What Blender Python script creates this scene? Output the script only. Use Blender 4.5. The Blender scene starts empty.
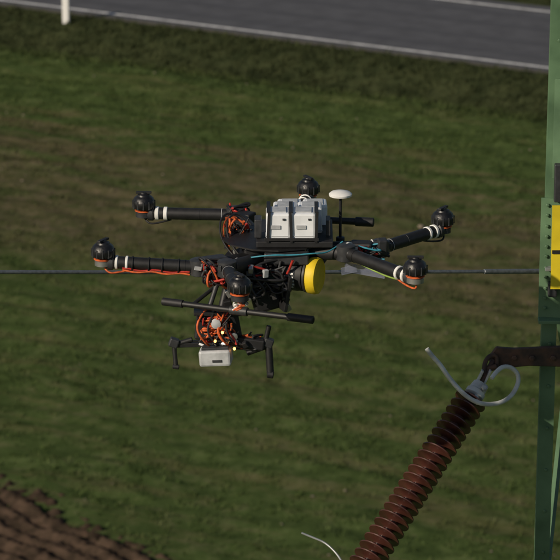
import bpy, bmesh, math, random
import numpy as np
from mathutils import Vector, Matrix, noise, Euler
random.seed(4); rng=np.random.default_rng(4)
S=bpy.context.scene; COL=S.collection

# ---------------- materials ----------------
def mat(name,c,rough=.5,metal=0,var=.25,scale=30,bump=.0,c2=None,emis=None,spec=.5,alpha=None,det=4):
    m=bpy.data.materials.new(name); m.use_nodes=True; nt=m.node_tree; N=nt.nodes; L=nt.links
    b=N['Principled BSDF']; b.inputs['Roughness'].default_value=rough; b.inputs['Metallic'].default_value=metal
    b.inputs['Specular IOR Level'].default_value=spec
    tc=N.new('ShaderNodeTexCoord'); no=N.new('ShaderNodeTexNoise'); no.inputs['Scale'].default_value=scale; no.inputs['Detail'].default_value=det
    L.new(tc.outputs['Object'],no.inputs['Vector'])
    r=N.new('ShaderNodeValToRGB'); d=c2 if c2 else tuple(x*(1-var) for x in c)
    r.color_ramp.elements[0].position=.35; r.color_ramp.elements[0].color=(*d,1)
    r.color_ramp.elements[1].position=.62; r.color_ramp.elements[1].color=(*c,1)
    L.new(no.outputs['Fac'],r.inputs['Fac']); L.new(r.outputs['Color'],b.inputs['Base Color'])
    if bump:
        bp=N.new('ShaderNodeBump'); bp.inputs['Strength'].default_value=bump; bp.inputs['Distance'].default_value=.01
        L.new(no.outputs['Fac'],bp.inputs['Height']); L.new(bp.outputs['Normal'],b.inputs['Normal'])
    if emis: b.inputs['Emission Color'].default_value=(*emis[0],1); b.inputs['Emission Strength'].default_value=emis[1]
    if alpha is not None: b.inputs['Alpha'].default_value=alpha
    return m
M=dict(
 carbon=mat('carbon_fibre',(.013,.013,.014),.52,0,.4,60),
 plastic=mat('black_plastic',(.014,.014,.016),.6,0,.4,40),
 gloss=mat('motor_black',(.013,.013,.015),.4,0,.6,60,.2),
 white=mat('white_tape',(.8,.8,.78),.5,0,.12,40),
 batt=mat('battery_shell',(.82,.85,.89),.42,0,.13,22),
 grey=mat('grey_plastic',(.5,.52,.54),.45,0,.25,40),
 dgrey=mat('dark_grey',(.036,.038,.042),.5,0,.4,50),
 alu=mat('aluminium',(.5,.5,.5),.35,.8,.25,30),
 orange=mat('orange_cable',(.72,.14,.035),.6,0,.5,60),
 red=mat('red_cable',(.45,.03,.02),.5,0,.3,60),
 blue=mat('cyan_cable',(.05,.30,.40),.5,0,.3,60),
 lime=mat('green_cable',(.28,.42,.08),.5),
 yellow=mat('yellow_cover',(.85,.62,.02),.55,0,.25,18),
 lamp=mat('orange_led',(.9,.4,.1),.4,emis=((1,.38,.08),6)),
 pcb=mat('circuit_board',(.02,.07,.05),.4,0,.5,80),
 film=mat('clear_plastic',(.35,.38,.52),.2,alpha=.35),
 gpaint=mat('green_steel_paint',(.12,.215,.115),.6,0,.5,6,.3,c2=(.06,.12,.06)),
 rust=mat('rusty_steel',(.11,.06,.04),.7,.2,.5,25,.3,c2=(.04,.03,.026)),
 galv=mat('galvanised_steel',(.42,.44,.44),.45,.5,.3,25,.1),
 whmetal=mat('arcing_horn_metal',(.66,.68,.66),.5,.1,.35,20),
 porc=mat('brown_porcelain',(.085,.03,.021),.28,0,.5,9,0,spec=.6),
 wire=mat('aluminium_strand',(.2,.22,.24),.45,.5,.3,80),
 ysign=mat('yellow_enamel',(.72,.56,.02),.5,0,.2,12),
 conc=mat('concrete',(.3,.29,.27),.9,0,.3,6,.3),
)
# ---------------- mesh helpers ----------------
def obj(name,me,m,parent=None,smooth=False):
    o=bpy.data.objects.new(name,me); COL.objects.link(o)
    if m: me.materials.append(M[m] if isinstance(m,str) else m)
    if parent: o.parent=parent
    if smooth:
        for p in me.polygons: p.use_smooth=True
    return o
def empty(name,loc=(0,0,0)):
    e=bpy.data.objects.new(name,None); COL.objects.link(e); e.location=loc; e.empty_display_size=.1; return e
def box(name,c,s,m,parent=None,rot=(0,0,0),bev=.15):
    bm=bmesh.new(); bmesh.ops.create_cube(bm,size=1)
    bmesh.ops.scale(bm,vec=s,verts=bm.verts)
    if bev: bmesh.ops.bevel(bm,geom=bm.edges[:],offset=min(s)*bev,segments=2,affect='EDGES',profile=.5)
    bmesh.ops.rotate(bm,matrix=Euler([math.radians(a) for a in rot]).to_matrix(),verts=bm.verts)
    bmesh.ops.translate(bm,vec=c,verts=bm.verts)
    me=bpy.data.meshes.new(name); bm.to_mesh(me); bm.free(); return obj(name,me,m,parent)
def lathe(name,prof,a,d,m,parent=None,seg=24,smooth=True):
    d=Vector(d).normalized(); q=Vector((0,0,1)).rotation_difference(d); V=[];F=[]
    for r,h in prof:
        for i in range(seg):
            t=2*math.pi*i/seg; V.append(Vector(a)+q@Vector((r*math.cos(t),r*math.sin(t),h)))
    for j in range(len(prof)-1):
        for i in range(seg): F.append((j*seg+i,j*seg+(i+1)%seg,(j+1)*seg+(i+1)%seg,(j+1)*seg+i))
    F.append(tuple(reversed(range(seg)))); F.append(tuple(range((len(prof)-1)*seg,len(prof)*seg)))
    me=bpy.data.meshes.new(name); me.from_pydata([tuple(v) for v in V],[],F); me.update()
    o=obj(name,me,m,parent,smooth)
    if smooth:
        me.set_sharp_from_angle(angle=math.radians(40))
    return o
def rod(name,a,b,r,m,parent=None,r2=None,seg=18):
    a=Vector(a);b=Vector(b);l=(b-a).length; r2=r2 or r
    return lathe(name,[(r*.8,0),(r,r*.15),(r2,l-r2*.15),(r2*.8,l)],a,b-a,m,parent,seg)
def cable(name,pts,r,m,parent=None,poly=False):
    cu=bpy.data.curves.new(name,'CURVE'); cu.dimensions='3D'; cu.bevel_depth=r; cu.bevel_resolution=3; cu.use_fill_caps=True
    sp=cu.splines.new('POLY' if poly else 'NURBS'); sp.points.add(len(pts)-1)
    for p,q in zip(sp.points,pts): p.co=(*q,1)
    if not poly: sp.use_endpoint_u=True; sp.order_u=3; sp.resolution_u=6
    cu.materials.append(M[m]); o=bpy.data.objects.new(name,cu); COL.objects.link(o)
    if parent: o.parent=parent
    return o
def angle_bar(name,a,b,w,t,m,parent,inx=1,iny=1):
    a=Vector(a);b=Vector(b); d=(b-a).normalized()
    u=Vector((inx,0,0)); u=(u-d*u.dot(d)).normalized() if abs(d.x)<.95 else Vector((0,0,1))
    v=Vector((0,iny,0)); v=(v-d*v.dot(d)); v=(v-u*u.dot(v)).normalized()
    sec=[(0,0),(w,0),(w,t),(t,t),(t,w),(0,w)]
    V=[tuple(p+u*x+v*y) for p in(a,b) for x,y in sec]
    F=[(i,(i+1)%6,6+(i+1)%6,6+i) for i in range(6)]+[(5,4,3,2,1,0),(6,7,8,9,10,11)]
    me=bpy.data.meshes.new(name); me.from_pydata(V,[],F); me.update()
    bm=bmesh.new(); bm.from_mesh(me); bmesh.ops.recalc_face_normals(bm,faces=bm.faces); bm.to_mesh(me); bm.free()
    return obj(name,me,m,parent)

# ---------------- ground frame ----------------
A=(-7.9,93.1)
def sdist(x,y): return (A[0]-x)*.4795+(A[1]-y)*.8775
PB=Vector((-5.1,53.6)); PD=Vector((.62,-.785)); PM=Vector((-.785,-.62))
def pdist(x,y): return (x-PB.x)*PM.x+(y-PB.y)*PM.y
def sstep(a,b,x): t=max(0,min(1,(x-a)/(b-a))); return t*t*(3-2*t)
def along(x,y): return (x-A[0])*.8775-(y-A[1])*.4795
def gz(x,y):
    s=sdist(x,y); z=0
    if s>.6:
        f=sstep(.6,3,s); a=along(x,y)
        z+=f*(.10*noise.noise(Vector((x*.35,y*.35,0)))+.06*noise.noise(Vector((a*.5,s*1.6,3)))+.05*noise.noise(Vector((a*1.6,s*3.4,7))))
        z-=.4*math.exp(-((s-3.4)/1.2)**2)
        for c in (14.1,15.9,24.3,26.1): z-=.05*math.exp(-((s-c-.25*noise.noise(Vector((a*.2,c,0))))/.2)**2)
    if s<-7: z-=.5*sstep(-7,-9,s)
    return z
def field_material(name,kind):
    m=bpy.data.materials.new(name); m.use_nodes=True; nt=m.node_tree; N=nt.nodes; L=nt.links
    b=N['Principled BSDF']; b.inputs['Roughness'].default_value=1; b.inputs['Specular IOR Level'].default_value=.0
    geo=N.new('ShaderNodeNewGeometry')
    def math_(op,a,b_=None):
        n=N.new('ShaderNodeMath'); n.operation=op
        for i,v in enumerate((a,b_)):
            if v is None: continue
            if isinstance(v,(int,float)): n.inputs[i].default_value=v
            else: L.new(v,n.inputs[i])
        return n.outputs[0]
    def dot(v):
        n=N.new('ShaderNodeVectorMath'); n.operation='DOT_PRODUCT'; L.new(geo.outputs['Position'],n.inputs[0]); n.inputs[1].default_value=v; return n.outputs['Value']
    s=math_('SUBTRACT',A[0]*.4795+A[1]*.8775,dot((.4795,.8775,0)))
    al=dot((.8775,-.4795,0))
    def nz(vec,scale,det=4,rough=.6):
        n=N.new('ShaderNodeTexNoise'); n.inputs['Scale'].default_value=scale; n.inputs['Detail'].default_value=det; n.inputs['Roughness'].default_value=rough; L.new(vec,n.inputs['Vector']); return n.outputs['Fac']
    comb=N.new('ShaderNodeCombineXYZ'); L.new(math_('MULTIPLY',al,.14),comb.inputs[0]); L.new(s,comb.inputs[1])
    streak=nz(comb.outputs[0],1.1,5,.72)
    mid=nz(geo.outputs['Position'],1.8,6 if kind=='ground' else 3,.78)
    def ramp(f,st):
        r=N.new('ShaderNodeValToRGB'); e=r.color_ramp.elements
        while len(e)<len(st): e.new(.5)
        for q,(p,c) in zip(e,st): q.position=p; q.color=(*c,1) if isinstance(c,tuple) else (c,c,c,1)
        L.new(f,r.inputs['Fac']); return r.outputs['Color']
    def mix(f,a,b_,t='MIX'):
        n=N.new('ShaderNodeMix'); n.data_type='RGBA'; n.blend_type=t
        if isinstance(f,(int,float)): n.inputs[0].default_value=f
        else: L.new(f,n.inputs[0])
        for i,v in ((6,a),(7,b_)):
            if isinstance(v,tuple): n.inputs[i].default_value=(*v,1)
            else: L.new(v,n.inputs[i])
        return n.outputs[2]
    sj=math_('ADD',s,math_('MULTIPLY',math_('SUBTRACT',streak,.5),9))
    earth=ramp(math_('DIVIDE',sj,50),[(0,.0),(.19,.0),(.25,.55),(.38,.6),(.46,.18),(.7,.2),(1,.25)])
    st2=math_('ADD',math_('MULTIPLY',streak,.6),math_('MULTIPLY',mid,.4))
    e2=math_('ADD',st2,math_('MULTIPLY',math_('SUBTRACT',earth,.5),.30))
    fac=ramp(e2,[(.40,0.),(.60,1.)])
    green=ramp(mid,[(.3,(.034,.053,.017)),(.5,(.060,.088,.028)),(.68,(.10,.132,.048))])
    brown=ramp(mid,[(.3,(.055,.043,.026)),(.5,(.098,.077,.047)),(.7,(.15,.12,.078))])
    dark=ramp(mid,[(.3,(.022,.031,.014)),(.7,(.068,.078,.035))])
    c=mix(fac,green,brown) if kind=='ground' else mix(math_('MULTIPLY',fac,.7),green,brown)
    c=mix(ramp(streak,[(.50,0.),(.64,.4)]),c,(.11,.118,.044))
    c=mix(ramp(math_('DIVIDE',math_('ADD',s,math_('MULTIPLY',math_('SUBTRACT',mid,.5),6)),10),[(.33,1.),(.56,0.)]),c,dark)
    L.new(c,b.inputs['Base Color'])
    return m
mg=field_material('meadow_soil','ground'); mgr=field_material('grass_blades','grass')
xs=np.concatenate([[-3000,-1200,-500,-200,-90,-45,-25,-18],np.arange(-14,14.01,.16),[18,25,45,90,200,500,1200,3000]])
ys=np.concatenate([[-3000,-1000,-300,-80,-20,10,30,38],np.arange(44,101,.16),[104,112,130,170,260,500,1200,3500]])
V=[(x,y,gz(x,y) if abs(x)<30 and 43<y<112 else 0) for y in ys for x in xs]
nx=len(xs); F=[(j*nx+i,j*nx+i+1,(j+1)*nx+i+1,(j+1)*nx+i) for j in range(len(ys)-1) for i in range(nx-1)]
me=bpy.data.meshes.new('ground'); me.from_pydata(V,[],F); me.update(); obj('ground',me,mg,smooth=True)

# road
def roadpt(a,s,z): return (A[0]+.8775*a-.4795*s, A[1]-.4795*a-.8775*s, z)
def strip(name,a0,a1,s0,s1,z,m,parent,n=40):
    V=[]
    for i in range(n+1):
        a=a0+(a1-a0)*i/n
        V+= [roadpt(a,s0+(.08*noise.noise(Vector((a*1.3,s0,0)))+.05*noise.noise(Vector((a*5,s0,0))) if name.startswith('shoulder') else 0),z),roadpt(a,s1,z)]
    F=[(2*i,2*i+1,2*i+3,2*i+2) for i in range(n)]
    me=bpy.data.meshes.new(name); me.from_pydata(V,[],F); me.update()
    o=obj(name,me,m,parent)
    if me.polygons[0].normal.z<0: me.flip_normals()
    return o
asph=mat('asphalt',(.084,.086,.096),.88,0,.2,1.6,0,c2=(.064,.065,.073),det=8)
shoulder=mat('gravel_shoulder',(.12,.105,.08),.95,0,.5,8,.5,c2=(.05,.05,.03))
paint=mat('road_paint',(.8,.8,.78),.7,0,.35,3,c2=(.5,.5,.49))
road=empty('road')
strip('asphalt_surface',-400,400,.35,-6.6,.006,asph,road)
strip('shoulder_near',-60,60,.62,.352,.003,shoulder,road,800)
strip('edge_line_near',-400,400,.06,-.08,.011,paint,road)
strip('edge_line_far',-400,400,-5.95,-6.09,.011,paint,road)
tr=mat('tyre_polish',(.072,.073,.081),.8,0,.15,1.6,det=8)
for i,s in enumerate((-1.0,-2.3,-3.9,-5.2)): strip('wheel_path_%d'%i,-400,400,s+.2,s-.2,.0085,tr,road)

# delineator post
px,py=-5.85,90.3
post=empty('roadside_marker_post',(px,py,gz(px,py)-.03))
box('post_body',(0,0,.5),(.19,.11,1.0),'white',post,(0,0,-10),.25)
box('black_band',(0,0,.88),(.196,.116,.2),'plastic',post,(0,0,-10),.25)
box('reflector',(0,-.06,.88),(.06,.012,.14),'orange',post,(0,0,-10))

# ploughed soil
m=mat('ploughed_soil',(.085,.058,.041),1,0,.5,4,0,c2=(.036,.027,.019),spec=0,det=6)
V=[];nu,nv=560,210
for i in range(nu):
    for j in range(nv):
        u=-16+34*i/nu; v=-.5+11*j/nv
        x=PB.x+PD.x*u+PM.x*v; y=PB.y+PD.y*u+PM.y*v
        w=v+.12*noise.noise(Vector((u*.5,v*.5,0)))+.05*noise.noise(Vector((u*2,v*2,5)))
        h=.08*(.5-.5*math.cos(w*2*math.pi/.42))+.06*abs(noise.noise(Vector((u*5,v*5,2))))+.06*noise.noise(Vector((u*11,v*11,2)))
        edge=v+.35*noise.noise(Vector((u*.9,0,4)))+.7*noise.noise(Vector((u*5,v*4,9)))
        k=sstep(-.1,.8,edge)
        V.append((x,y,.02+gz(x,y)+h*k-.10*(1-k)))
F=[(i*nv+j,i*nv+j+1,(i+1)*nv+j+1,(i+1)*nv+j) for i in range(nu-1) for j in range(nv-1)]
me=bpy.data.meshes.new('ploughed_soil'); me.from_pydata(V,[],F); me.update()
if me.polygons[0].normal.z<0: me.flip_normals()
obj('ploughed_soil',me,m,smooth=True)

# grass tufts: one mesh
P=[];T=[]
def tuft(x,y,h,nb,sp):
    z=gz(x,y)-.01
    for k in range(nb):
        a=random.uniform(0,6.283); r=random.uniform(0,sp); bx=x+r*math.cos(a); by=y+r*math.sin(a)
        b=random.uniform(0,6.283); w=random.uniform(.008,.02); hh=h*random.uniform(.5,1.1); l=hh*random.uniform(.2,1.0)
        wx,wy=w*math.cos(b),w*math.sin(b); dx,dy=l*math.cos(a+b),l*math.sin(a+b)
        i=len(P); P.extend([(bx-wx,by-wy,z),(bx+wx,by+wy,z),(bx+dx,by+dy,z+hh)]); T.append((i,i+1,i+2))
for k in range(50000):
    y=random.uniform(45,93); x=random.uniform(-11,11); s=sdist(x,y)
    pd=pdist(x,y)
    if s<.65 or pd>1.1*random.random()**2: continue
    a=along(x,y)
    e=noise.noise(Vector((a*.16,s*1.0,0)))+.6*noise.noise(Vector((x*1.7,y*1.7,9)))
    if 12<s<20: e-=.25
    if s<5: tuft(x,y,random.uniform(.08,.24),5,.14)
    elif e>-.12 or random.random()<.25: tuft(x,y,random.uniform(.04,.12),4,.1)
for k in range(4000):
    a=random.uniform(-5,40); s=random.uniform(-6.9,-14); x,y,_=roadpt(a,s,0)
    tuft(x,y,.2,4,.12)
me=bpy.data.meshes.new('grass'); me.from_pydata(P,[],T); me.update(); obj('grass',me,mgr)
bm=bmesh.new()
for k in range(120):
    y=random.uniform(48,88); x=random.uniform(-10,10)
    if sdist(x,y)<5: continue
    r=random.uniform(.012,.035)*(2 if random.random()<.05 else 1)
    mt=Matrix.Translation((x,y,gz(x,y)+r*.4))@Matrix.Diagonal((r*random.uniform(.8,1.6),r,r*.6,1))
    bmesh.ops.create_icosphere(bm,subdivisions=1,radius=1,matrix=mt)
me=bpy.data.meshes.new('field_stones'); bm.to_mesh(me); bm.free(); obj('field_stones',me,mat('stone',(.26,.21,.16),.9,0,.5,3),smooth=True)

# ---------------- drone ----------------
D=empty('hexacopter_drone',(0,0,20))
R=.567
TH=[19.1,79.1,139.1,199.1,259.1,319.1]
inner=[(.33,-.02,-.055),(.03,.24,-.05),(-.13,.34,-.048),(-.237,-.205,-.062),(-.15,-.26,-.05),(.22,-.12,-.04)]
roots=[(.12,-.01,-.06),(.03,.1,-.055),(-.06,.12,-.055),(-.09,-.08,-.075),(-.05,-.10,-.07),(.11,-.07,-.055)]
for i,(t,inn,rt) in enumerate(zip(TH,inner,roots)):
    t=math.radians(t); mx,my=R*math.cos(t),R*math.sin(t); e=Vector((mx,my,-.05)); I=Vector(inn); d=(e-I).normalized()
    rod('arm_%d'%i,I,e,.0198,'carbon',D)
    rod('arm_root_%d'%i,rt,I,.023,'plastic',D)
    lathe('arm_joint_%d'%i,[(.022,0),(.03,.004),(.03,.05),(.022,.054)],I-Vector((0,0,.027)),(0,0,1),'dgrey',D)
    for k in range(3):
        a=k*2.1+i; box('joint_screw_%d_%d'%(i,k),I+Vector((.029*math.cos(a),.029*math.sin(a),random.uniform(-.01,.01))),(.012,.012,.018),random.choice(['plastic','alu','dgrey']),D,(0,0,math.degrees(a)))
    L_=(e-I).length
    if L_>.12:
        w=(.014,.011,.016,.012,.010,.014)[i]
        rod('white_band_%d'%i,e-d*(.036+w),e-d*.036,.0225,'white',D)
        rod('white_band_b_%d'%i,e-d*.08,e-d*(.08-w),.0222,'white',D)
        rod('clamp_%d'%i,e-d*.034,e-d*.012,.025,'dgrey',D)
        rod('tape_%d'%i,I.lerp(e,.38),I.lerp(e,.40),.0205,'dgrey',D)
        rod('tie_%d'%i,I.lerp(e,.14),I.lerp(e,.155),.0212,'plastic' if i%2 else 'grey',D)
    lathe('motor_mount_%d'%i,[(.018,0),(.027,.003),(.027,.018),(.022,.022)],(mx,my,-.064),(0,0,1),'alu' if i%2 else 'dgrey',D)
    lathe('red_ring_%d'%i,[(.024,0),(.0295,.001),(.0295,.004),(.024,.005)],(mx,my,-.043),(0,0,1),'orange',D)
    lathe('motor_%d'%i,[(.02,0),(.033,.003),(.036,.010),(.037,.024),(.036,.027),(.032,.037),(.025,.043),(.022,.044),(.020,.049),(.012,.052),(.011,.056),(.005,.058)],(mx,my,-.036),(0,0,1),'gloss',D)
    for k in range(12):
        a=k*.5236; rod('motor_fin_%d_%d'%(i,k),(mx+.0355*math.cos(a),my+.0355*math.sin(a),-.032),(mx+.0355*math.cos(a),my+.0355*math.sin(a),-.006),.0026,'dgrey',D,seg=6)
    box('prop_clip_%d'%i,(mx,my,.019),(.05,.012,.007),'plastic',D,(0,0,math.degrees(t)+40))
    cable('motor_cable_%d'%i,[(mx,my,-.06),(mx+.01,my-.02,-.082),tuple(e-d*.05+Vector((0,-.01,-.03))),tuple(e-d*.09+Vector((0,0,-.02)))],.003,'orange' if i in(3,4,5) else 'plastic',D)
I=Vector(inner[3]); e=Vector((R*math.cos(math.radians(199.1)),R*math.sin(math.radians(199.1)),-.05))
for k,o in enumerate((0,.006)):
    cable('arm_cable_%d'%k,[tuple(e.lerp(I,f)+Vector((0,-.016,-.016-.003*math.sin(f*20+k)-o))) for f in np.linspace(.2,.9,14)],.0030,('red','orange')[k],D)
for k,f in enumerate((.3,.47,.61,.78)): rod('arm_tie_%d'%k,e.lerp(I,f)+Vector((0,0,-.002)),e.lerp(I,f+.012)+Vector((0,0,-.002)),.0245,'plastic',D)
def plate(name,pts,z,t,m):
    bm=bmesh.new(); f=bm.faces.new([bm.verts.new((x,y,z)) for x,y in pts]); r=bmesh.ops.extrude_face_region(bm,geom=[f])
    bmesh.ops.translate(bm,vec=(0,0,t),verts=[v for v in r['geom'] if isinstance(v,bmesh.types.BMVert)])
    bmesh.ops.recalc_face_normals(bm,faces=bm.faces)
    me=bpy.data.meshes.new(name); bm.to_mesh(me); bm.free(); return obj(name,me,m,D)
hexp=[(.17*math.cos(math.radians(a+s)),.15*math.sin(math.radians(a+s))) for a in TH for s in(-14,14)]
plate('lower_plate',hexp,-.095,.004,'carbon'); plate('upper_plate',hexp,-.03,.005,'carbon')
box('hub_core',(.0,0,-.06),(.2,.18,.055),'plastic',D)
for k in range(8):
    a=k*.785; rod('spacer_%d'%k,(.13*math.cos(a),.12*math.sin(a),-.092),(.13*math.cos(a),.12*math.sin(a),-.03),.005,'alu',D,seg=8)
box('battery_tray',(.06,0,-.012),(.24,.26,.02),'plastic',D)
for i,(x,y) in enumerate([(.008,-.085),(.088,-.085),(.03,.015),(.108,.015),(.045,.105),(.125,.105)]):
    z=.045 if i<2 else (.034 if i<4 else .018)
    rz=random.uniform(-2,2)
    box('battery_%d'%i,(x,y,z),(.076,.088,.086),'batt',D,(0,0,rz),bev=.09)
    box('battery_cap_%d'%i,(x,y,z+.044),(.05,.06,.005),'grey',D,(0,0,rz))
    box('battery_seam_%d'%i,(x,y,z-.03),(.0785,.0905,.003),'grey',D,(0,0,rz),bev=0)
    if i<2:
        box('battery_button_%d'%i,(x+.018,y-.0455,z+.025),(.009,.004,.006),'dgrey',D)
        box('battery_label_%d'%i,(x-.008,y-.0462,z+.0),(.03,.002,.012),'grey',D,bev=0)
for i,x in enumerate((-.022,.048,.128)):
    box('strap_front_%d'%i,(x,-.1325,.045),(.009,.004,.098),'plastic',D,(0,(3,-2,2)[i],0),bev=.1)
    box('strap_top_%d'%i,(x,-.07,.0935),(.012,.12,.004),'plastic',D,bev=.1)
box('strap_low',(.05,-.134,.006),(.17,.003,.010),'plastic',D)
box('battery_clip',(-.055,-.07,.03),(.022,.06,.06),'dgrey',D)
box('rear_latch',(.165,-.06,.03),(.014,.06,.05),'dgrey',D)
rod('gps_mast',(.205,.04,-.05),(.205,.04,.098),.0045,'plastic',D)
lathe('gps_antenna',[(.02,0),(.036,.004),(.037,.010),(.03,.016),(.012,.020),(.003,.021)],(.205,.04,.096),(0,0,1),'white',D)
rod('gps_base',(.205,.04,-.06),(.205,.04,-.035),.014,'dgrey',D)
rod('radio_mast',(.14,.16,-.05),(.14,.16,.04),.003,'plastic',D)
rod('landing_tube_rear',(.13,.22,-.03),(.31,.19,-.03),.011,'carbon',D)
rod('landing_tube_rear_grip',(.255,.199,-.03),(.315,.189,-.03),.015,'plastic',D)
la,lb=Vector((-.353,-.185,-.18)),Vector((.117,-.38,-.18)); dd=(lb-la)
rod('landing_tube_front',la,lb,.0092,'carbon',D)
rod('landing_grip_a',la,la+dd*.14,.0125,'plastic',D); rod('landing_grip_b',lb-dd*.17,lb,.0125,'plastic',D)
rod('landing_tee',la+dd*.45,la+dd*.57,.014,'dgrey',D)
rod('landing_strut',la+dd*.51,(-.06,-.14,-.09),.010,'carbon',D)
rod('landing_strut_b',la+dd*.2,(-.12,-.1,-.1),.006,'carbon',D)
# central payload
box('flight_computer',(-.03,-.12,-.125),(.11,.06,.09),'plastic',D,(5,8,12))
box('motor_driver',(-.10,-.13,-.095),(.07,.05,.06),'dgrey',D,(0,20,-10))
box('winch_block',(-.03,-.12,-.19),(.09,.06,.07),'plastic',D,(0,-14,8))
box('winch_plate',(.03,-.16,-.16),(.012,.06,.11),'carbon',D,(0,10,20))
box('radio_box',(.035,-.135,-.052),(.14,.05,.035),'dgrey',D,(0,0,-4))
box('circuit',(-.02,-.17,-.1),(.04,.004,.03),'pcb',D,(0,10,10))
for k in range(50):
    c=(random.uniform(-.15,.04),random.uniform(-.20,-.1),random.uniform(-.21,-.06)); s=[random.uniform(.008,.026) for _ in range(3)]
    box('component_%d'%k,c,s,random.choice(['plastic','plastic','dgrey','dgrey','carbon','alu','grey']),D,[random.uniform(-30,30) for _ in range(3)])
ax=Vector((.94,-.34,0)).normalized(); c0=Vector((.032,-.10,-.112))
lathe('drum_body',[(.03,0),(.049,.002),(.052,.01),(.052,.066),(.046,.07)],c0,ax,'plastic',D,32)
lathe('drum_label',[(.0525,0),(.0532,.001),(.0532,.024),(.0525,.025)],c0+ax*.022,ax,'dgrey',D,32)
n_=Vector((.34,.94,0)).normalized()
for k in range(5):
    a=-.6+.22*k
    p=c0+ax*(.034+.003*(k%2))-n_*.0535*math.cos(a)+Vector((0,0,.0535*math.sin(a)))
    box('label_text_%d'%k,p,(.014+.004*(k%3),.004,.006),'white',D,(-math.degrees(a),0,-20),.1)
lathe('drum_flange',[(.046,0),(.055,.002),(.055,.008),(.05,.01)],c0+ax*.069,ax,'dgrey',D,32)
lathe('drum_cover',[(.05,0),(.057,.003),(.059,.02),(.056,.032),(.048,.036),(.046,.034),(.02,.036),(.004,.036)],c0+ax*.079,ax,'yellow',D,32)
box('esc_right',(.27,-.04,-.05),(.07,.05,.045),'plastic',D,(0,0,-8))
rod('white_wrap_a',(.222,-.1,-.038),(.233,-.108,-.038),.027,'white',D)
rod('white_wrap_b',(.30,-.022,-.053),(.309,-.02,-.053),.0265,'white',D)
box('esc_label',(.25,-.068,-.045),(.018,.003,.014),'white',D,(0,0,-8))
box('latch_right',(.335,-.05,-.04),(.03,.03,.05),'dgrey',D,(10,0,10))
cable('cyan_cable',[(-.08,-.16,-.045),(-.02,-.18,-.03),(.05,-.17,-.035),(.12,-.17,-.028),(.17,-.14,-.035),(.21,-.1,-.01)],.0024,'blue',D)
cable('lime_cable',[(.27,-.12,-.08),(.33,-.16,-.1),(.38,-.25,-.09),(.40,-.33,-.07)],.0025,'lime',D)
cable('lime_cable_b',[(.25,-.12,-.07),(.30,-.2,-.06),(.36,-.24,-.075),(.41,-.34,-.08)],.002,'lime',D)
def tangle(name,c,r,n,mats,rad=.003):
    for k in range(n):
        p=[Vector(c)+Vector([random.uniform(-1,1)*q for q in r]) for _ in range(5)]
        cable('%s_%d'%(name,k),[tuple(x) for x in p],rad*random.uniform(.7,1.3),mats[k%len(mats)],D)
tangle('hub_cable',(-.12,.07,-.03),(.045,.05,.055),18,['orange','plastic','red','plastic','plastic','orange'],.0034)
tangle('front_cable',(-.19,-.24,-.075),(.045,.04,.045),16,['orange','plastic','dgrey','red','plastic'],.0034)
tangle('elbow_cable',(-.16,-.16,-.07),(.05,.04,.03),8,['plastic','orange','dgrey'],.004)
tangle('core_cable',(-.04,-.17,-.12),(.10,.03,.07),16,['plastic','dgrey','plastic','dgrey','plastic','red'],.004)
tangle('under_motor_cable',(-.11,-.55,-.085),(.02,.02,.012),4,['orange','white'],.0035)
tangle('right_cable',(.29,-.06,-.055),(.07,.04,.03),12,['plastic','dgrey','red','plastic','plastic','blue'],.0032)
tangle('back_cable',(.05,.3,-.04),(.04,.1,.02),4,['orange','plastic'])
tangle('back_left_cable',(-.12,.33,-.035),(.045,.04,.03),8,['red','plastic','plastic'],.0035)
for k,(o,mm) in enumerate([((0,0,0),'orange'),((.012,.0,.008),'plastic'),((-.01,0,.01),'plastic')]):
    o=Vector(o)
    cable('loop_cable_%d'%k,[tuple(Vector(q)+o) for q in [(-.09,.10,-.02),(-.13,.12,.02),(-.17,.05,.01),(-.16,-.02,-.05),(-.12,-.06,-.08)]],.0034,mm,D)
    cable('drop_cable_%d'%k,[tuple(Vector(q)+o) for q in [(-.22,-.22,-.05),(-.235,-.25,-.02),(-.19,-.27,-.05),(-.17,-.25,-.12),(-.12,-.2,-.14)]],.0034,mm,D)
box('elbow_cover',(-.19,-.19,-.055),(.08,.05,.045),'dgrey',D,(0,0,25))
box('elbow_label',(-.205,-.226,-.05),(.014,.004,.024),'white',D,(0,0,25))
box('elbow_label_b',(-.24,-.245,-.055),(.022,.004,.012),'grey',D,(0,10,10))
box('back_elbow',(-.10,.3,-.045),(.06,.05,.035),'plastic',D,(0,0,-30))
box('clear_guard',(.28,-.1,-.105),(.13,.003,.035),'film',D,(20,6,-15),.1)
box('clear_guard_b',(.23,-.11,-.10),(.05,.003,.025),'film',D,(10,-10,10),.1)
# suspended gripper
box('gripper_bar',(-.17,-.2,-.315),(.31,.014,.014),'carbon',D,(0,-1.5,0))
box('gripper_bar_b',(-.17,-.16,-.318),(.27,.010,.010),'carbon',D,(0,-1.5,0))
for i,(x,l,w) in enumerate([(-.318,.075,.013),(-.022,.10,.021)]):
    rod('gripper_leg_%d'%i,(x,-.2,-.31),(x+.006,-.21,-.31-l),w*.55,'carbon',D)
    rod('gripper_foot_%d'%i,(x-.004,-.21,-.31-l),(x+.016,-.212,-.312-l),w*.6,'plastic',D)
    box('gripper_knuckle_%d'%i,(x,-.2,-.31),(.03,.028,.028),'dgrey',D,(0,20,0))
rod('gripper_brace',(-.022,-.2,-.32),(-.09,-.2,-.345),.009,'carbon',D)
rod('gripper_brace_b',(-.318,-.2,-.318),(-.26,-.2,-.30),.008,'carbon',D)
box('gripper_side_block',(-.08,-.2,-.31),(.09,.04,.035),'plastic',D,(0,8,0))
rod('gripper_top_arm',(-.03,-.2,-.30),(-.02,-.2,-.255),.008,'carbon',D)
box('gripper_housing',(-.186,-.225,-.345),(.10,.07,.052),'grey',D,(0,-4,-6),.14)
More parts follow.
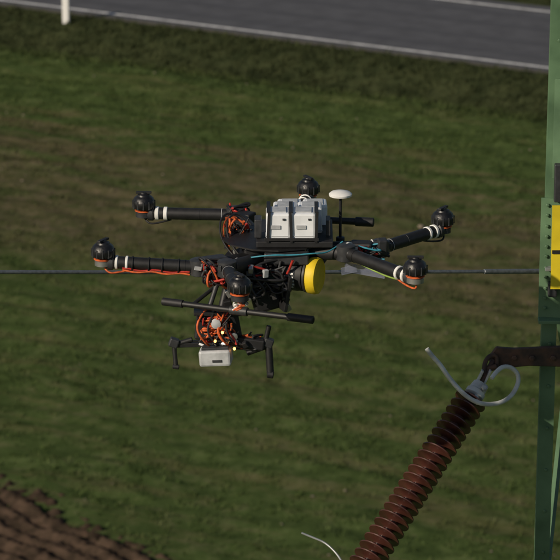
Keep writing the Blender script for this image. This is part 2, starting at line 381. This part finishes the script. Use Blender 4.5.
box('housing_slot',(-.182,-.2615,-.352),(.03,.003,.008),'dgrey',D,(0,-4,-6))
box('housing_lid',(-.186,-.222,-.315),(.085,.06,.008),'dgrey',D,(0,-4,-6))
box('servo_a',(-.228,-.19,-.26),(.045,.045,.08),'plastic',D,(0,6,0))
box('servo_b',(-.14,-.19,-.255),(.055,.045,.08),'plastic',D,(0,-10,10))
box('servo_deck',(-.18,-.19,-.212),(.15,.06,.012),'carbon',D)
rod('servo_hanger',(-.17,-.19,-.21),(-.14,-.14,-.09),.012,'carbon',D)
rod('servo_hanger_b',(-.21,-.19,-.21),(-.17,-.16,-.09),.008,'dgrey',D)
lathe('pulley',[(.010,0),(.015,.002),(.012,.006),(.012,.009),(.015,.013),(.010,.015)],(-.185,-.235,-.235),(0,-1,0),'grey',D)
lathe('pulley_b',[(.008,0),(.012,.002),(.012,.012),(.008,.013)],(-.13,-.225,-.28),(0,-1,0),'alu',D)
for i,(x,z) in enumerate([(-.165,-.262),(-.128,-.315),(-.188,-.29)]):
    lathe('indicator_led_%d'%i,[(.002,0),(.0045,.002),(.004,.007)],(x,-.245,z),(0,-1,0),'lamp',D,12)
tangle('gripper_cable',(-.18,-.225,-.255),(.06,.025,.05),24,['orange','plastic','orange','red','plastic'],.0031)
tangle('gripper_cable_b',(-.09,-.2,-.31),(.05,.02,.03),10,['plastic','orange','dgrey'],.003)
for k in range(4):
    x=-.235+.03*k
    cable('gripper_harness_%d'%k,[(x+.02,-.2,-.2),(x+random.uniform(-.01,.01),-.24,-.22),(x-.01,-.25,-.26),(x+.02,-.25,-.30),(x+.03,-.22,-.315)],.0034,'orange' if k%2==0 else 'plastic',D)
for k in range(20):
    c=(random.uniform(-.25,-.09),random.uniform(-.235,-.18),random.uniform(-.32,-.22)); s=[random.uniform(.006,.02) for _ in range(3)]
    box('gripper_part_%d'%k,c,s,random.choice(['plastic','dgrey','alu','carbon']),D,[random.uniform(-30,30) for _ in range(3)])

# ---------------- overhead conductor ----------------
def wpt(x):
    return (x,.35+.54*x, 19.755-.2962*(.54*x)+.0022*x*x)
PW=[wpt(x) for x in np.linspace(-26,.93,60)]
line=empty('power_line_wire'); cable('conductor',PW,.0062,'wire',line,True)
rod('dead_end_clamp',wpt(.70),wpt(.93),.0085,'wire',line)

# ---------------- lattice pylon ----------------
T_=empty('lattice_pylon')
zt=25.7; x0,y0=.902,.70; ang=math.radians(-9); ca,sa=math.cos(ang),math.sin(ang)
def leg(ix,iy,z):
    hw=.80; o=.0085*(20-z)+(.07*(17-z) if z<17 else 0)
    lx=hw+ix*(hw+o); ly=hw+iy*(hw+o)
    return Vector((x0+ca*lx-sa*ly, y0+sa*lx+ca*ly, z))
zs=[19.7+1.2*k for k in range(-15,6)]; zs=[0]+[z for z in zs if z>1.2]
for ix in(-1,1):
    for iy in(-1,1):
        angle_bar('leg',leg(ix,iy,17),leg(ix,iy,zt),.050,.007,'gpaint',T_,-ix,-iy)
        angle_bar('leg_lower',leg(ix,iy,0),leg(ix,iy,17),.06,.008,'gpaint',T_,-ix,-iy)
        box('footing',leg(ix,iy,.1),(.6,.6,.6),'conc',T_)
for (p,q) in [((-1,-1),(1,-1)),((1,-1),(1,1)),((1,1),(-1,1)),((-1,1),(-1,-1))]:
    for i in range(len(zs)-1):
        z0,z1=zs[i],zs[i+1]
        a,b=leg(*p,z0),leg(*q,z1); c,d=leg(*q,z0),leg(*p,z1)
        mid=(a+b)/2; cen=(leg(-1,-1,z0)+leg(1,1,z0))/2; inw=(cen-mid); inw.z=0; inw=inw.normalized()
        rod('brace',a+inw*.02,b+inw*.02,.013,'gpaint',T_,seg=4)
        rod('brace_counter',c+inw*.035,d+inw*.035,.013,'gpaint',T_,seg=4)
        if i%2==0: rod('horizontal',leg(*p,z0)+inw*.05,leg(*q,z0)+inw*.05,.015,'gpaint',T_,seg=4)
def LX(z): return leg(-1,-1,z)
box('gusset_plate',(LX(19.73).x+.035,y0-.010,19.70),(.10,.008,.42),'gpaint',T_,(0,.4,-9),.1)
box('gusset_top',(LX(20.2).x+.045,y0-.014,20.15),(.055,.008,.34),'gpaint',T_,(0,.4,-9),.1)
box('shelf',(LX(19.5).x+.075,y0-.03,19.49),(.18,.05,.012),'gpaint',T_)
box('shelf_b',(LX(19.5).x+.085,y0-.025,19.67),(.16,.03,.010),'galv',T_)
box('cable_clip',(LX(19.5).x+.03,y0-.03,19.60),(.03,.03,.05),'dgrey',T_)
box('cable_clip_b',(LX(19.5).x+.04,y0-.03,19.97),(.022,.03,.13),'dgrey',T_)
for k in range(11):
    zz=19.53+.036*k
    lathe('bolt',[(.004,0),(.006,.001),(.006,.006),(.004,.007)],(LX(zz).x+.006,y0-.013,zz+random.uniform(-.003,.003)),(0,-1,0),'gpaint',T_,6,False)
for k in range(16):
    zz=18.35+.15*k
    if zz<19.45 or zz>20.35: lathe('leg_bolt',[(.004,0),(.006,.001),(.006,.006),(.004,.007)],(LX(zz).x+.028,y0-.006,zz),(0,-1,0),'gpaint',T_,6,False)
AR=empty('insulator_bracket_arm')
bm=bmesh.new()
pts=[(.715,19.375),(.74,19.41),(.80,19.405),(1.0,19.415),(1.0,19.34),(.85,19.345),(.76,19.335),(.72,19.345)]
vs=[bm.verts.new((x,.62,z)) for x,z in pts]; f=bm.faces.new(vs); r=bmesh.ops.extrude_face_region(bm,geom=[f])
bmesh.ops.translate(bm,vec=(0,.02,0),verts=[v for v in r['geom'] if isinstance(v,bmesh.types.BMVert)]); bmesh.ops.recalc_face_normals(bm,faces=bm.faces)
bmesh.ops.bevel(bm,geom=bm.edges[:],offset=.003,segments=1,affect='EDGES')
me=bpy.data.meshes.new('arm_plate'); bm.to_mesh(me); bm.free(); obj('arm_plate',me,'rust',AR)
for x in(.735,.80,.86,.93): lathe('arm_bolt',[(.006,0),(.011,.002),(.011,.01),(.006,.012)],(x,.62,19.375),(0,-1,0),'rust',AR,6,False)
SG=empty('yellow_warning_sign')
sx=.984
box('sign_plate',(sx,.64,19.755),(.13,.006,.29),'ysign',SG,bev=.05)
box('sign_band',(sx,.635,19.74),(.125,.004,.012),'plastic',SG,bev=0)
box('sign_text',(sx+.005,.635,19.82),(.07,.004,.02),'plastic',SG,bev=0)
box('sign_bracket',(sx,.655,19.75),(.03,.02,.4),'galv',SG)

# ---------------- insulator ----------------
IN=empty('insulator_string')
top=Vector((.684,.55,19.30)); ax=Vector((-.513,-.608,-.608)).normalized()
prof=[(.010,0),(.016,.004)]; pitch=.0318; n=27
for k in range(n):
    h=.055+k*pitch; Rr=.0565
    prof+=[(.0185,h),(.030,h+.003),(Rr-.003,h+.010),(Rr,h+.0125),(Rr-.001,h+.016),(.040,h+.015),(.024,h+.018),(.0185,h+.021)]
end=.055+n*pitch
lathe('porcelain_sheds',prof+[(.020,end+.01),(.012,end+.012)],top,ax,'porc',IN,40)
lathe('top_cap',[(.012,0),(.027,.003),(.029,.02),(.029,.03),(.034,.034),(.034,.05),(.026,.054)],top-ax*.006,ax,'whmetal',IN,24)
lathe('top_cap_bolt',[(.007,0),(.012,.002),(.012,.03),(.007,.032)],top+Vector((.012,-.03,.0)),(0,-.7,.3),'galv',IN,6,False)
lathe('bottom_cap',[(.018,0),(.031,.003),(.031,.04),(.02,.06),(.01,.07)],top+ax*(end+.008),ax,'whmetal',IN,24)
box('clevis_l',top-ax*.02+Vector((-.013,0,.012)),(.007,.022,.055),'whmetal',IN,(0,25,0))
box('clevis_r',top-ax*.02+Vector((.013,0,.012)),(.007,.022,.055),'whmetal',IN,(0,25,0))
rod('ball_link',top,Vector((.73,.61,19.37)),.009,'rust',IN)
rod('shackle_pin',(.705,.59,19.345),(.742,.59,19.353),.011,'rust',IN)
cable('shackle',[(.70,.57,19.32),(.695,.58,19.36),(.715,.60,19.39),(.745,.61,19.385),(.74,.60,19.35)],.008,'rust',IN)
ring=[(.499,.48,19.425),(.516,.48,19.40),(.542,.48,19.373),(.564,.47,19.341),(.590,.46,19.309),(.625,.45,19.273),(.668,.45,19.245),(.715,.47,19.232),(.760,.50,19.233),(.794,.54,19.248),(.813,.57,19.281),(.807,.58,19.312),(.776,.57,19.336),(.742,.54,19.338),(.717,.51,19.312)]
ring=[(x+.002,y,z+.026) for x,y,z in ring]
cable('arcing_horn',ring,.0078,'whmetal',IN)
rod('horn_stem',ring[6],tuple(top+ax*.03),.007,'whmetal',IN)
eb=top+ax*(end+.03)
cable('lower_arcing_horn',[(.085,.2,18.905),(.12,.2,18.89),(.17,.19,18.872),(.22,.14,18.83),(.24,.03,18.79),tuple(eb)],.0036,'galv',IN)
ce=top+ax*(end+.06); pts=[]
for i in range(30):
    s=i*.9; pts.append((ce.x-.50*s, ce.y-.62*s, ce.z-.45*s+.018*s*s if s<12.5 else ce.z-.45*12.5+.018*156))
cable('tension_conductor',pts,.0075,'wire',line)

# ---------------- world, sun, camera ----------------
sd=Vector((-.70,-.60,.46)).normalized(); el=math.asin(sd.z); az=math.atan2(sd.x,sd.y)
w=bpy.data.worlds.new('World'); S.world=w; w.use_nodes=True; nt=w.node_tree
sk=nt.nodes.new('ShaderNodeTexSky'); sk.sky_type='NISHITA'; sk.sun_disc=False; sk.sun_elevation=el; sk.sun_rotation=az
bg=nt.nodes['Background']; nt.links.new(sk.outputs[0],bg.inputs[0]); bg.inputs[1].default_value=.052
sl=bpy.data.lights.new('sun','SUN'); sl.energy=3.7; sl.angle=math.radians(.5); sl.color=(1,.87,.70)
so=bpy.data.objects.new('sun',sl); COL.objects.link(so); so.rotation_euler=(-sd).to_track_quat('-Z','Y').to_euler(); so.location=(-20,-20,40)
cd=bpy.data.cameras.new('camera'); co=bpy.data.objects.new('camera',cd); COL.objects.link(co)
co.location=(.014,-11.535,23.31); co.rotation_euler=(math.radians(90-16.77),0,0)
cd.lens=244.5; cd.sensor_width=36; cd.clip_end=6000; cd.clip_start=.1
cd.dof.use_dof=True; cd.dof.focus_distance=12; cd.dof.aperture_fstop=15
S.camera=co
S.view_settings.view_transform='Standard'; S.view_settings.look='None'; S.view_settings.exposure=0
